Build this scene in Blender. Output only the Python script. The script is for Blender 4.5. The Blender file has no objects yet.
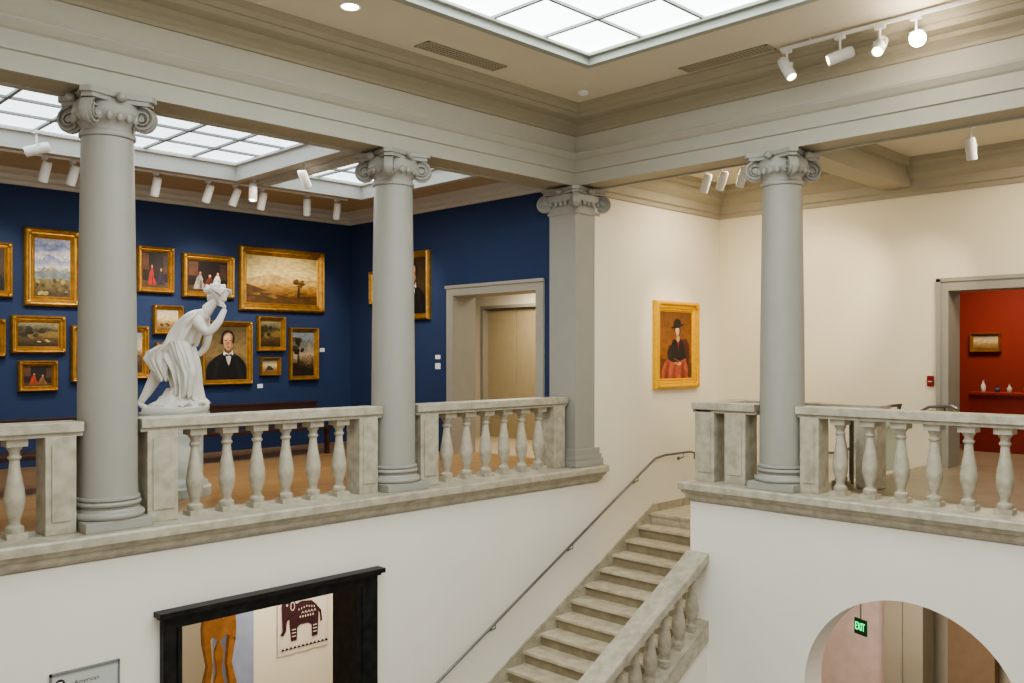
import bpy, bmesh, math, random
from mathutils import Vector, Matrix, noise
random.seed(4)
C=bpy.context.scene.collection
F=892.0; HZ=355.0; EYE=1.6
def T(px): return (px-512)/F
def NX(px,y): t=T(px); return y*(1+t)/(1-t)
def EY(px,x): t=T(px); return x*(1-t)/(1+t)
def ZZ(py,x,y): return EYE+(HZ-py)*(x+y)/(F*math.sqrt(2))

# ---------------------------------------------------------------- materials
def srgb(r,g,b):
    f=lambda c:(c/255/12.92) if c/255<=0.04045 else ((c/255+0.055)/1.055)**2.4
    return (f(r),f(g),f(b),1)
MATS={}
def mat(name,col,rough=0.6,metal=0.0,var=0.06,scale=6.0,bump=0.0,bscale=60,spec=0.5,col2=None):
    if name in MATS: return MATS[name]
    m=bpy.data.materials.new(name); m.use_nodes=True; nt=m.node_tree
    b=nt.nodes['Principled BSDF']; b.inputs['Roughness'].default_value=rough
    b.inputs['Metallic'].default_value=metal; b.inputs['Specular IOR Level'].default_value=spec
    c=srgb(*col)
    tc=nt.nodes.new('ShaderNodeTexCoord'); n=nt.nodes.new('ShaderNodeTexNoise')
    n.inputs['Scale'].default_value=scale; n.inputs['Detail'].default_value=6
    nt.links.new(tc.outputs['Object'],n.inputs['Vector'])
    r=nt.nodes.new('ShaderNodeValToRGB')
    if col2: a=srgb(*col2); d=c
    else:
        a=tuple(x*(1-var) for x in c[:3])+(1,); d=tuple(min(1,x*(1+var)) for x in c[:3])+(1,)
    r.color_ramp.elements[0].color=a; r.color_ramp.elements[1].color=d
    r.color_ramp.elements[0].position=.35; r.color_ramp.elements[1].position=.65
    nt.links.new(n.outputs['Fac'],r.inputs['Fac']); nt.links.new(r.outputs['Color'],b.inputs['Base Color'])
    if bump>0:
        n2=nt.nodes.new('ShaderNodeTexNoise'); n2.inputs['Scale'].default_value=bscale; n2.inputs['Detail'].default_value=4
        nt.links.new(tc.outputs['Object'],n2.inputs['Vector'])
        bp=nt.nodes.new('ShaderNodeBump'); bp.inputs['Strength'].default_value=bump; bp.inputs['Distance'].default_value=.01
        nt.links.new(n2.outputs['Fac'],bp.inputs['Height']); nt.links.new(bp.outputs['Normal'],b.inputs['Normal'])
    MATS[name]=m; return m
def emis(name,col,strength):
    if name in MATS: return MATS[name]
    m=bpy.data.materials.new(name); m.use_nodes=True; nt=m.node_tree
    b=nt.nodes['Principled BSDF']; b.inputs['Base Color'].default_value=srgb(*col)
    b.inputs['Emission Color'].default_value=srgb(*col); b.inputs['Emission Strength'].default_value=strength
    MATS[name]=m; return m
def wood(name,c1,c2,rough=.3,ang=0):
    m=bpy.data.materials.new(name); m.use_nodes=True; nt=m.node_tree; b=nt.nodes['Principled BSDF']
    b.inputs['Roughness'].default_value=rough
    tc=nt.nodes.new('ShaderNodeTexCoord'); mp=nt.nodes.new('ShaderNodeMapping'); mp.inputs['Rotation'].default_value[2]=ang
    nt.links.new(tc.outputs['Object'],mp.inputs['Vector'])
    br=nt.nodes.new('ShaderNodeTexBrick'); br.inputs['Scale'].default_value=1.0
    br.inputs['Brick Width'].default_value=1.4; br.inputs['Row Height'].default_value=.09; br.inputs['Mortar Size'].default_value=.003
    br.inputs['Color1'].default_value=srgb(*c1); br.inputs['Color2'].default_value=srgb(*c2); br.inputs['Mortar'].default_value=srgb(*[x*.5 for x in c2])
    nt.links.new(mp.outputs['Vector'],br.inputs['Vector']); nt.links.new(br.outputs['Color'],b.inputs['Base Color'])
    return m
def landscape(name,stops,seed,dist=.25,scale=3):
    m=bpy.data.materials.new(name); m.use_nodes=True; nt=m.node_tree; b=nt.nodes['Principled BSDF']; b.inputs['Roughness'].default_value=.45
    tc=nt.nodes.new('ShaderNodeTexCoord'); sp=nt.nodes.new('ShaderNodeSeparateXYZ'); nt.links.new(tc.outputs['Generated'],sp.inputs['Vector'])
    mp=nt.nodes.new('ShaderNodeMapping'); mp.inputs['Location'].default_value=(seed*3.7,0,seed*1.3); mp.inputs['Scale'].default_value=(1,0,1.6)
    nt.links.new(tc.outputs['Generated'],mp.inputs['Vector'])
    n=nt.nodes.new('ShaderNodeTexNoise'); n.inputs['Scale'].default_value=scale; n.inputs['Detail'].default_value=8; n.inputs['Roughness'].default_value=.6; nt.links.new(mp.outputs['Vector'],n.inputs['Vector'])
    ma=nt.nodes.new('ShaderNodeMath'); ma.operation='MULTIPLY_ADD'; ma.inputs[1].default_value=dist*2.4
    su=nt.nodes.new('ShaderNodeMath'); su.operation='SUBTRACT'; su.inputs[1].default_value=dist*1.2
    nt.links.new(n.outputs['Fac'],ma.inputs[0]); nt.links.new(sp.outputs['Z'],ma.inputs[2]); nt.links.new(ma.outputs[0],su.inputs[0])
    r=nt.nodes.new('ShaderNodeValToRGB'); cr=r.color_ramp
    cr.elements[0].position=stops[0][0]; cr.elements[0].color=srgb(*stops[0][1]); cr.elements[1].position=stops[-1][0]; cr.elements[1].color=srgb(*stops[-1][1])
    for p,c in stops[1:-1]:
        e=cr.elements.new(p); e.color=srgb(*c)
    nt.links.new(su.outputs[0],r.inputs['Fac'])
    n2=nt.nodes.new('ShaderNodeTexNoise'); n2.inputs['Scale'].default_value=scale*4; n2.inputs['Detail'].default_value=6; nt.links.new(mp.outputs['Vector'],n2.inputs['Vector'])
    r2=nt.nodes.new('ShaderNodeValToRGB'); r2.color_ramp.elements[0].color=(.55,.55,.55,1); r2.color_ramp.elements[1].color=(1.0,1.0,1.0,1); r2.color_ramp.elements[0].position=.35; r2.color_ramp.elements[1].position=.6
    nt.links.new(n2.outputs['Fac'],r2.inputs['Fac'])
    mx=nt.nodes.new('ShaderNodeMixRGB'); mx.blend_type='MULTIPLY'; mx.inputs['Fac'].default_value=.8
    nt.links.new(r.outputs['Color'],mx.inputs['Color1']); nt.links.new(r2.outputs['Color'],mx.inputs['Color2']); nt.links.new(mx.outputs['Color'],b.inputs['Base Color'])
    return m

WALL=mat('plaster_white',(228,223,212),.8,var=.012,scale=1.5)
WARM=mat('plaster_cream',(228,218,194),.8,var=.012,scale=1.5)
BLUE=mat('wall_paint_navy',(46,61,94),.8,var=.03,scale=2,spec=.3)
CEIL=mat('ceiling_cream',(214,205,185),.85,var=.015,scale=2)
CEILG=mat('ceiling_tan',(184,168,140),.85,var=.02,scale=2)
TRIM=mat('trim_greige',(168,160,139),.6,var=.02)
FRIEZE=mat('frieze_grey_cream',(192,188,173),.7,var=.015)
ARCH=mat('architrave_grey',(172,168,154),.6,var=.015)
TRIMW=mat('trim_grey_white',(190,188,180),.6,var=.015)
COLM=mat('column_grey',(154,151,142),.5,var=.02,scale=4)
STONE=mat('stone_greige',(182,175,157),.42,col2=(158,150,132),scale=9)
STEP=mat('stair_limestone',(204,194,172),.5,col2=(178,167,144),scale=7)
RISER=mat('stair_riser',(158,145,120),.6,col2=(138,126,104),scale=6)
MARB=mat('statue_marble',(212,208,198),.4,var=.02)
PED=mat('pedestal_marble',(196,198,188),.3,col2=(160,168,158),scale=4)
GOLD=mat('gilt',(184,142,72),.36,.7,var=.18,scale=12,bump=.35,bscale=60)
GOLD2=mat('gilt_bright',(226,172,44),.4,.4,var=.1,scale=20,bump=.3,bscale=50)
DARKWOOD=mat('dark_wood',(62,36,22),.4,var=.3,scale=15)
BLACKM=mat('black_marble',(10,10,11),.4,col2=(34,33,32),scale=10,spec=.3)
METAL=mat('brushed_steel',(120,120,118),.4,.8,var=.05)
WHITEP=mat('white_enamel',(226,226,222),.4,var=.01)
BLACKP=mat('flat_black',(25,25,26),.5,var=.05)
RED=mat('wall_paint_red',(134,44,30),.75,var=.04)
DOORC=mat('casing_greige',(158,153,140),.5,var=.02)
ELEV=mat('elevator_panel',(184,168,132),.45,.1,var=.03)
FLOORA=wood('oak_floor_honey',(174,134,86),(152,115,72),.3)
FLOORB=wood('oak_floor_tan',(140,128,106),(126,113,92),.28,math.pi/2)
LOWF=mat('lower_floor_stone',(150,142,128),.4)
GLOW=emis('skylight_pane',(230,240,242),6.5)
GLOW2=emis('laylight_pane',(216,228,236),3.0)
LAMP=emis('lamp_lens',(255,240,214),14)
LAMPB=emis('lamp_lens_bright',(255,240,220),300)
BENCH=mat('bench_leather',(58,34,26),.45,var=.1)

# ---------------------------------------------------------------- helpers
def setp(o,parent=None,label=None,cat=None,kind=None,group=None):
    if parent: o.parent=parent
    if label: o['label']=label
    if cat: o['category']=cat
    if kind: o['kind']=kind
    if group: o['group']=group
    return o
def mk(name,bm,mats,parent=None,smooth=False,loc=None,**k):
    me=bpy.data.meshes.new(name); bmesh.ops.recalc_face_normals(bm,faces=bm.faces); bm.to_mesh(me); bm.free()
    if not isinstance(mats,(list,tuple)): mats=[mats]
    for m in mats: me.materials.append(m)
    if smooth:
        for p in me.polygons: p.use_smooth=True
        try: me.set_sharp_from_angle(angle=math.radians(38 if smooth is True else smooth))
        except Exception: pass
    o=bpy.data.objects.new(name,me); C.objects.link(o)
    if loc: o.location=loc
    return setp(o,parent,**k)
def empty(name,loc=(0,0,0),rotz=0,**k):
    o=bpy.data.objects.new(name,None); o.empty_display_size=.2; o.location=loc; o.rotation_euler[2]=rotz; C.objects.link(o)
    return setp(o,None,**k)
def bx(bm,a,b,mi=0,bev=0):
    x0,x1=sorted((a[0],b[0])); y0,y1=sorted((a[1],b[1])); z0,z1=sorted((a[2],b[2]))
    v=[bm.verts.new(p) for p in [(x0,y0,z0),(x1,y0,z0),(x1,y1,z0),(x0,y1,z0),(x0,y0,z1),(x1,y0,z1),(x1,y1,z1),(x0,y1,z1)]]
    fs=[bm.faces.new([v[i] for i in q]) for q in [(0,3,2,1),(4,5,6,7),(0,1,5,4),(1,2,6,5),(2,3,7,6),(3,0,4,7)]]
    for f in fs: f.material_index=mi
    if bev>0:
        es=set(e for f in fs for e in f.edges)
        bmesh.ops.bevel(bm,geom=list(es),offset=bev,segments=2,affect='EDGES',profile=.6)
def boxes(name,lst,m,parent=None,bev=0,**k):
    bm=bmesh.new()
    for l in lst: bx(bm,l[0],l[1],l[2] if len(l)>2 else 0,bev)
    return mk(name,bm,m,parent,smooth=False,**k)
def lathe(bm,prof,cx=0,cy=0,n=24,mi=0,z0=0,cap=True):
    rings=[]
    for r,z in prof:
        rings.append([bm.verts.new((cx+r*math.cos(2*math.pi*i/n),cy+r*math.sin(2*math.pi*i/n),z0+z)) for i in range(n)])
    for a,b in zip(rings,rings[1:]):
        for i in range(n):
            f=bm.faces.new((a[i],a[(i+1)%n],b[(i+1)%n],b[i])); f.material_index=mi
    if cap:
        bm.faces.new(rings[0][::-1]).material_index=mi; bm.faces.new(rings[-1]).material_index=mi
def sweepL(name,prof,x0,cx,cy,y1,mats,mi=None,**k):
    bm=bmesh.new(); rows=[]
    for p,z in prof:
        rows.append([bm.verts.new((x0,cy-p,z)),bm.verts.new((cx-p,cy-p,z)),bm.verts.new((cx-p,y1,z))])
    for j,(a,b) in enumerate(zip(rows,rows[1:])):
        for i in range(2):
            f=bm.faces.new((a[i],a[i+1],b[i+1],b[i]))
            if mi: f.material_index=mi[j]
    return mk(name,bm,mats,kind='structure',**k)
def tube(bm,pts,r,n=8,mi=0):
    pts=[Vector(p) for p in pts]; rings=[]
    for i,p in enumerate(pts):
        d=(pts[min(i+1,len(pts)-1)]-pts[max(i-1,0)]).normalized()
        u=d.orthogonal() if abs(d.z)>.95 else d.cross(Vector((0,0,1)))
        u.normalize(); w=d.cross(u).normalized()
        rings.append([bm.verts.new(p+u*r*math.cos(2*math.pi*k/n)+w*r*math.sin(2*math.pi*k/n)) for k in range(n)])
    for a,b in zip(rings,rings[1:]):
        for k in range(n): bm.faces.new((a[k],a[(k+1)%n],b[(k+1)%n],b[k])).material_index=mi
    bm.faces.new(rings[0][::-1]).material_index=mi; bm.faces.new(rings[-1]).material_index=mi

# ---------------------------------------------------------------- room shell
LOW=-4.2
CX,CY=9.83,8.56
FY,FX=8.31,9.58
boxes('floor',[((-3,8.3,-.25),(10.04,13.86,0))],FLOORA,kind='structure')
boxes('floor_east',[((9.6,-3,-.25),(10.75,6.4,0)),((10.75,-3,-.25),(13.6,4.9,0)),((13.6,-1,-.25),(18,8,0))],FLOORB,kind='structure')
boxes('floor_lobby',[((10.04,8.8,-.25),(14,14.3,0))],mat('lobby_floor',(190,170,140),.4),kind='structure')
boxes('floor_lower',[((-3,-3,LOW-.2),(18,16,LOW))],LOWF,kind='structure')
OX0,OX1,OZ=3.74,5.88,-.95
boxes('wall_north',[((-3,8.3,LOW),(OX0,8.7,-.2)),((OX1,8.3,LOW),(10.0,8.7,-.2)),((OX0,8.3,OZ),(OX1,8.7,-.2))],WALL,kind='structure')
boxes('wall_north_stair',[((10.0,8.3,LOW),(13.33,8.75,4.45))],mat('plaster_stair',(230,222,203),.8,var=.012,scale=1.5),kind='structure')
bm=bmesh.new(); ay,az,ar=3.71,-2.16,1.15
pts=[(6.4,LOW),(6.4,-.2),(-3,-.2),(-3,LOW),(ay-ar,LOW)]
pts+=[(ay-ar*math.cos(math.pi*i/32),az+ar*math.sin(math.pi*i/32)) for i in range(33)]+[(ay+ar,LOW)]
f=bm.faces.new([bm.verts.new((9.6,y,z)) for y,z in pts])
e=bmesh.ops.extrude_face_region(bm,geom=[f]); bmesh.ops.translate(bm,vec=(.42,0,0),verts=[v for v in e['geom'] if isinstance(v,bmesh.types.BMVert)])
mk('wall_east_lower',bm,WALL,kind='structure')
boxes('wall_east',[((13.33,4.57,LOW),(13.73,8.75,4.45)),((13.33,-3,0),(13.73,2.75,4.45)),((13.33,2.75,2.52),(13.73,4.57,4.45)),((13.33,-3,LOW),(13.73,4.57,-.25))],WARM,kind='structure')
boxes('door_1',[((13.29,4.56,0),(13.75,4.70,2.65)),((13.29,2.62,0),(13.75,2.76,2.65)),((13.29,2.76,2.51),(13.75,4.56,2.65)),((13.27,4.66,0),(13.3,4.72,2.68)),((13.27,2.6,2.64),(13.3,4.72,2.69))],DOORC,kind='structure')
boxes('wall_gallery_back',[((-3,13.86,-.25),(9.6,14.2,4.3))],BLUE,kind='structure')
boxes('wall_gallery_east',[((9.6,8.81,0),(10.04,9.06,4.3)),((9.6,10.93,0),(10.04,14.2,4.3)),((9.6,9.06,2.57),(10.04,10.93,4.3))],BLUE,kind='structure')
boxes('door_2',[((9.56,10.92,0),(10.06,11.08,2.7)),((9.56,8.92,0),(10.06,9.07,2.7)),((9.56,9.07,2.56),(10.06,10.92,2.7)),((9.54,8.9,2.68),(9.57,11.1,2.73))],DOORC,kind='structure')
boxes('wall_lobby',[((12.0,12.8,0),(12.3,14.3,3)),((12.0,8.75,0),(12.3,11.2,3)),((12.0,11.2,2.5),(12.3,12.8,3)),((10.04,14.0,0),(12.3,14.3,3))],WARM,kind='structure')
boxes('ceiling_lobby',[((10.04,8.75,3.0),(12.3,14.3,3.1))],TRIMW,kind='structure')
r=empty('elevator_door',(12.1,12,0),label='pair of tan metal elevator doors beyond the gallery doorway',cat='elevator door')
boxes('door_leaf',[((0,.02,.0),(.06,.78,2.5))],ELEV,r)
boxes('door_leaf',[((0,-.78,.0),(.06,-.02,2.5))],ELEV,r)
boxes('door_frame',[((-.12,.78,0),(.1,.86,2.56)),((-.12,-.86,0),(.1,-.78,2.56)),((-.12,-.78,2.5),(.1,.78,2.56))],DOORC,r)
boxes('wall_red_room',[((17,-1,0),(17.2,8,3.4)),((13.73,7.8,0),(17,8,3.4)),((13.73,-1,0),(17,-.8,3.4)),((13.76,4.72,0),(13.8,8,3.4))],RED,kind='structure')
boxes('ceiling_red_room',[((13.73,-1,3.4),(17.2,8,3.5))],TRIMW,kind='structure')
SX,SY=7.9,6.65
SX0,SY0=SX-.78*8,SY-.78*8
boxes('ceiling',[((-3,SY,5.0),(10.1,8.81,5.15)),((SX,-3,5.0),(10.1,SY,5.15)),((-3,SY0,5.0),(SX0,SY,5.15)),((-3,-3,5.0),(SX,SY0,5.15))],CEIL,kind='structure')
SKF=mat('skylight_frame',(158,160,150),.55,var=.02)
def skylight(x0,x1,y0,y1,zc,zg,s,glow,tm,fw=.14,bar=.035,nm='window_1'):
    boxes(nm,[((x0+.01,y0+.01,zg),(x1-.01,y1-.01,zg+.02))],glow,kind='structure')
    L=[]
    nx=max(1,round((x1-x0)/s)); ny=max(1,round((y1-y0)/s))
    for i in range(1,nx):
        x=x0+(x1-x0)*i/nx; L.append(((x-bar/2,y0+.02,zg-.03),(x+bar/2,y1-.02,zg-.001)))
    for i in range(1,ny):
        y=y0+(y1-y0)*i/ny; L.append(((x0+.02,y-bar/2,zg-.031),(x1-.02,y+bar/2,zg-.002)))
    boxes('trim_'+nm+'_bars',L,mat('skylight_bars',(140,144,140),.5),kind='structure')
    L=[]
    d=.012
    def ring(a,b,za,zb):
        return [((x0-b,y1+a,za),(x1+b,y1+b,zb)),((x0-b,y0-b,za),(x1+b,y0-a,zb)),((x1+a,y0-a,za),(x1+b,y1+a,zb)),((x0-b,y0-a,za),(x0-a,y1+a,zb))]
    L+=ring(-d,fw,zc-.035,zc-.002)+ring(-2*d,fw*.55,zc-.07,zc-.034)+ring(-d-.004,-.001,zc-.03,zg-.002)
    L+=ring(-.07,-.012,zg-.06,zg-.035)
    boxes('trim_'+nm,L,tm,kind='structure')
skylight(SX0,SX,SY0,SY,5.0,5.08,.78,GLOW,SKF,fw=.12,bar=.035,nm='window_1')
EP=[(-.5,4.6),(-.5,4.0),(-.46,4.0),(-.46,4.02),(-.04,4.02),(-.04,4.0),(0,4.0),(0,4.17),(.025,4.18),(.025,4.34),(.05,4.36),(.09,4.42),(.09,4.45),(0,4.45),(0,4.69),(.03,4.69),(.03,4.73),(.08,4.77),(.14,4.79),(.14,4.84),(.3,4.85),(.32,4.9),(.36,4.9),(.38,4.95),(.45,4.97),(.45,5.0)]
mi=[2 if i>=14 else (1 if i in(3,) else (3 if i==13 else 0)) for i in range(len(EP)-1)]
sweepL('trim_1',EP,-3,FX,FY,-3,[ARCH,TRIM,TRIM,FRIEZE],mi)
gx=[(1.6,6.35),(6.85,8.55)]; gy0,gy1=9.3,12.02
boxes('ceiling_gallery',[((-3,8.8,4.2),(1.6,13.9,4.3)),((8.55,8.8,4.2),(9.7,13.9,4.3)),((1.6,gy1,4.2),(8.55,13.9,4.3)),((1.6,8.8,4.2),(8.55,gy0,4.3)),((6.35,gy0,4.2),(6.85,gy1,4.3),1)],[CEILG,TRIMW],kind='structure')
skylight(gx[0][0],gx[0][1],gy0,gy1,4.2,4.4,.7,GLOW2,TRIMW,fw=.14,bar=.04,nm='window_2')
skylight(gx[1][0],gx[1][1],gy0,gy1,4.2,4.4,.7,GLOW2,TRIMW,fw=.14,bar=.04,nm='window_3')
sweepL('trim_2',[(0,4.0),(.04,4.0),(.05,4.05),(.1,4.08),(.12,4.13),(.2,4.17),(.24,4.2)],-3,9.6,13.86,8.81,TRIMW)
boxes('ceiling_east_gallery',[((10.08,-3,4.42),(13.4,8.4,4.5))],CEIL,kind='structure')
sweepL('trim_3',[(0,3.92),(.03,3.92),(.04,3.98),(.08,4.0),(.1,4.12),(.22,4.2),(.26,4.3),(.34,4.34),(.36,4.42)],10.08,13.33,8.3,-3,TRIM)
boxes('trim_4',[((10.08,5.06,4.04),(13.33,5.46,4.42)),((10.08,4.98,4.3),(13.33,5.06,4.42)),((10.08,5.46,4.3),(13.33,5.54,4.42)),((10.08,5.54,4.3),(10.3,8.3,4.42)),((10.08,-3,4.3),(10.3,4.98,4.42))],TRIM,kind='structure')
def ledge(name,path_dir,a,b,face,m):
    prof=[(0,.0),(.14,.0),(.15,-.02),(.15,-.09),(.12,-.1),(.1,-.14),(.07,-.15),(.06,-.2),(.03,-.23),(0,-.25)]
    bm=bmesh.new(); R=[]
    for p,z in prof:
        if path_dir=='x': R.append([bm.verts.new((a,face-p,z)),bm.verts.new((b+ p*.6,face-p,z))])
        else: R.append([bm.verts.new((face-p,a,z)),bm.verts.new((face-p,b+p*.6,z))])
    for q,w in zip(R,R[1:]): bm.faces.new((q[0],q[1],w[1],w[0]))
    E=[]
    for (p,z),q in zip(prof,R):
        if path_dir=='x': E.append(bm.verts.new((b+p*.6,face+ (0.0),z)))
        else: E.append(bm.verts.new((face+.5,b+p*.6,z)))
    for i in range(len(prof)-1): bm.faces.new((R[i][1],E[i],E[i+1],R[i+1][1]))
    if path_dir=='y':
        bm.faces.new([R[0][0],R[0][1],bm.verts.new((face+.5,b,.0)),bm.verts.new((face+.5,a,0.0))])
    else:
        bm.faces.new([R[0][0],R[0][1],bm.verts.new((b,face+.5,.0)),bm.verts.new((a,face+.5,0.0))])
    o=mk(name,bm,m,kind='structure'); o.location.z=.004
ledge('trim_5','x',-3,10.06,8.3,STONE)
ledge('trim_6','y',-3,6.40,9.6,STONE)
# ---------------------------------------------------------------- columns
def volute_bm(bm,d,rc,zc,R=.13,w=.1,mi=0):
    d=Vector(d).normalized(); ax=Vector((-d.y,d.x,0)); up=Vector((0,0,1)); c=d*rc+up*zc
    def P(u,v,t): return c+d*u+up*v+ax*t
    N=44; rings=[]
    for i in range(N+1):
        a=math.pi*.5 - (i/N)*2*math.pi*2.2; r=R*(1-.80*(i/N)**.8)
        r2=max(r-.02*(1-.5*i/N),.004)
        rings.append([bm.verts.new(P(r*math.cos(a),r*math.sin(a),w/2)),bm.verts.new(P(r2*math.cos(a),r2*math.sin(a),w/2)),
                      bm.verts.new(P(r2*math.cos(a),r2*math.sin(a),-w/2)),bm.verts.new(P(r*math.cos(a),r*math.sin(a),-w/2))])
    for a,b in zip(rings,rings[1:]):
        for k in range(4): bm.faces.new((a[k],a[(k+1)%4],b[(k+1)%4],b[k]))
    bm.faces.new(rings[0]); bm.faces.new(rings[-1][::-1])
    for r,hw in ((R*.93,w*.22),(R*.22,w*.58)):
        n=20; A=[bm.verts.new(P(r*math.cos(2*math.pi*k/n),r*math.sin(2*math.pi*k/n),hw)) for k in range(n)]
        B=[bm.verts.new(P(r*math.cos(2*math.pi*k/n),r*math.sin(2*math.pi*k/n),-hw)) for k in range(n)]
        bm.faces.new(A); bm.faces.new(B[::-1])
        for k in range(n): bm.faces.new((A[k],B[k],B[(k+1)%n],A[(k+1)%n]))
def abacus(bm,hd,z0,z1,con=.06,cut=.05):
    pts=[]
    for q in range(4):
        a=math.pi/4+q*math.pi/2; d=Vector((math.cos(a),math.sin(a))); t=Vector((-d.y,d.x))
        pts.append(d*hd-t*cut); pts.append(d*hd+t*cut)
        a2=a+math.pi/4; n=Vector((math.cos(a2),math.sin(a2)))
        nd=Vector((math.cos(a+math.pi/2),math.sin(a+math.pi/2)))
        p0=d*hd+t*cut; p1=nd*hd-Vector((-nd.y,nd.x))*cut
        for s in (.2,.4,.6,.8): pts.append(p0.lerp(p1,s)-n*con*math.sin(math.pi*s))
    A=[bm.verts.new((p.x,p.y,z0)) for p in pts]; B=[bm.verts.new((p.x,p.y,z1)) for p in pts]
    bm.faces.new(A[::-1]); bm.faces.new(B)
    for i in range(len(A)): bm.faces.new((A[i],A[(i+1)%len(A)],B[(i+1)%len(A)],B[i]))
def capital_mesh(square=False):
    bm=bmesh.new(); rc=.34
    if square:
        rc=.42
        bx(bm,(-.27,-.27,3.62),(.27,.27,3.66)); bx(bm,(-.29,-.29,3.8),(.29,.29,3.9))
        bx(bm,(-.255,-.255,3.6),(.255,.255,3.95))
    else:
        lathe(bm,[(.225,3.6),(.245,3.61),(.25,3.63),(.245,3.65),(.23,3.66),(.23,3.70),(.26,3.74),(.30,3.79),(.31,3.83),(.30,3.86),(.29,3.92)],n=32)
    for q in range(4):
        a=math.pi/4+q*math.pi/2; volute_bm(bm,(math.cos(a),math.sin(a),0),rc,3.785)
    for i in range(20):
        a=2*math.pi*i/20
        if square:
            s=1/max(abs(math.cos(a)),abs(math.sin(a))); rr=.28*s
        else: rr=.285
        m=Matrix.Translation((rr*math.cos(a),rr*math.sin(a),3.775))@Matrix.Diagonal((.032,.032,.05,1))
        bmesh.ops.create_icosphere(bm,subdivisions=2,radius=1,matrix=m)
    for q in range(4):
        a=q*math.pi/2; rr=.33
        m=Matrix.Translation((rr*math.cos(a),rr*math.sin(a),3.94))@Matrix.Diagonal((.05,.05,.045,1))
        bmesh.ops.create_icosphere(bm,subdivisions=2,radius=1,matrix=m)
    abacus(bm,.44 if square else .41,3.905,3.945); abacus(bm,.47 if square else .44,3.945,3.995)
    return bm
def column(x,y,label):
    r=empty('column',(x,y,0),label=label,cat='column',group='ionic columns of the upper colonnade')
    bm=bmesh.new(); prof=[]
    for i in range(17):
        s=i/16; rad=.262-.034*s**1.8
        prof.append((rad,.30+s*3.30))
    lathe(bm,[(.285,.27),(.285,.29),(.264,.30)]+prof[1:],n=40)
    mk('shaft',bm,COLM,r,True)
    bm=bmesh.new(); P=[]
    for i in range(9):
        a=-math.pi/2+math.pi*i/8; P.append((.29+.035*math.cos(a),.13+.035*math.sin(a)))
    P+=[(.285,.175),(.275,.19),(.285,.205)]
    for i in range(9):
        a=-math.pi/2+math.pi*i/8; P.append((.27+.025*math.cos(a),.235+.025*math.sin(a)))
    P.append((.26,.27)); lathe(bm,P,n=40); mk('base',bm,COLM,r,True)
    boxes('plinth',[((-.3,-.3,.004),(.3,.3,.098))],COLM,r,bev=.008)
    mk('capital',capital_mesh(),COLM,r,True)
column(3.22,CY,'grey painted ionic column standing beside the marble statue')
column(6.55,CY,'grey painted ionic column between two balustrades by the blue gallery')
column(CX,5.26,'grey painted ionic column near the top of the stairs')
r=empty('corner_pillar',(CX,CY,0),label='square grey pillar with ionic capital at the hall corner',cat='pillar')
boxes('shaft',[((-.25,-.25,.25),(.25,.25,3.62))],COLM,r,bev=.006)
boxes('base',[((-.31,-.31,.004),(.31,.31,.1)),((-.29,-.29,.1),(.29,.29,.17)),((-.27,-.27,.17),(.27,.27,.26))],COLM,r,bev=.01)
mk('capital',capital_mesh(True),COLM,r,True)

# ---------------------------------------------------------------- balustrades
BP=[(.075,.05),(.08,.07),(.075,.10),(.052,.115),(.046,.14),(.052,.17),(.064,.205),(.075,.24),(.083,.28),(.088,.32),(.088,.355),(.084,.40),(.077,.445),(.068,.495),(.060,.54),(.052,.585),(.046,.63),(.042,.68),(.058,.695),(.06,.71),(.046,.725),(.046,.755),(.062,.775),(.07,.80)]
def baluster_mesh(h=.87):
    bm=bmesh.new(); lathe(bm,[(a*.96,b*h/.87) for a,b in BP],n=28); bx(bm,(-.085,-.085,0),(.085,.085,.05)); bx(bm,(-.085,-.085,h*.92),(.085,.085,h))
    me=bpy.data.meshes.new('baluster'); bmesh.ops.recalc_face_normals(bm,faces=bm.faces); bm.to_mesh(me); bm.free(); me.materials.append(STONE)
    for p in me.polygons: p.use_smooth=True
    me.set_sharp_from_angle(angle=math.radians(40)); return me
BM=baluster_mesh()
def baluster(loc,parent,me=BM):
    o=bpy.data.objects.new('baluster',me); o.location=loc; C.objects.link(o); o.parent=parent; return o
def rail_box(bm,a0,a1,axis,c,w=.15,z0=.87,z1=1.0):
    for hw,za,zb in ((w*.8,z0,z0+.04),(w,z0+.04,z1)):
        if axis=='x': bx(bm,(a0,c-hw,za),(a1,c+hw,zb),0,.008)
        else: bx(bm,(c-hw,a0,za),(c+hw,a1,zb),0,.008)
def post(bm,a0,a1,axis,c,w=.13):
    if axis=='x':
        bx(bm,(a0,c-w,.004),(a1,c+w,.88),0,.008); bx(bm,(a0+.05,c-w-.012,.12),(a1-.05,c-w+.02,.8),0,.004)
    else:
        bx(bm,(c-w,a0,.004),(c+w,a1,.88),0,.008); bx(bm,(c-w-.012,a0+.05,.12),(c-w+.02,a1-.05,.8),0,.004)
def bal_x(label,x0,x1,posts,bals,y=CY):
    r=empty('balustrade',((x0+x1)/2,y,0),label=label,cat='balustrade'); ox=(x0+x1)/2
    bm=bmesh.new(); rail_box(bm,x0-ox,x1-ox,'x',0); mk('top_rail',bm,STONE,r)
    for a,b in posts:
        bm=bmesh.new(); post(bm,a-ox,b-ox,'x',0); mk('pedestal',bm,STONE,r)
    for b in bals: baluster((b-ox,0,.004),r)
def bal_y(label,y0,y1,posts,bals,x=CX):
    r=empty('balustrade',(x,(y0+y1)/2,0),label=label,cat='balustrade'); oy=(y0+y1)/2
    bm=bmesh.new(); rail_box(bm,y0-oy,y1-oy,'y',0); mk('top_rail',bm,STONE,r)
    for a,b in posts:
        bm=bmesh.new(); post(bm,a-oy,b-oy,'y',0); mk('pedestal',bm,STONE,r)
    for b in bals: baluster((0,b-oy,.004),r)
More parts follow.
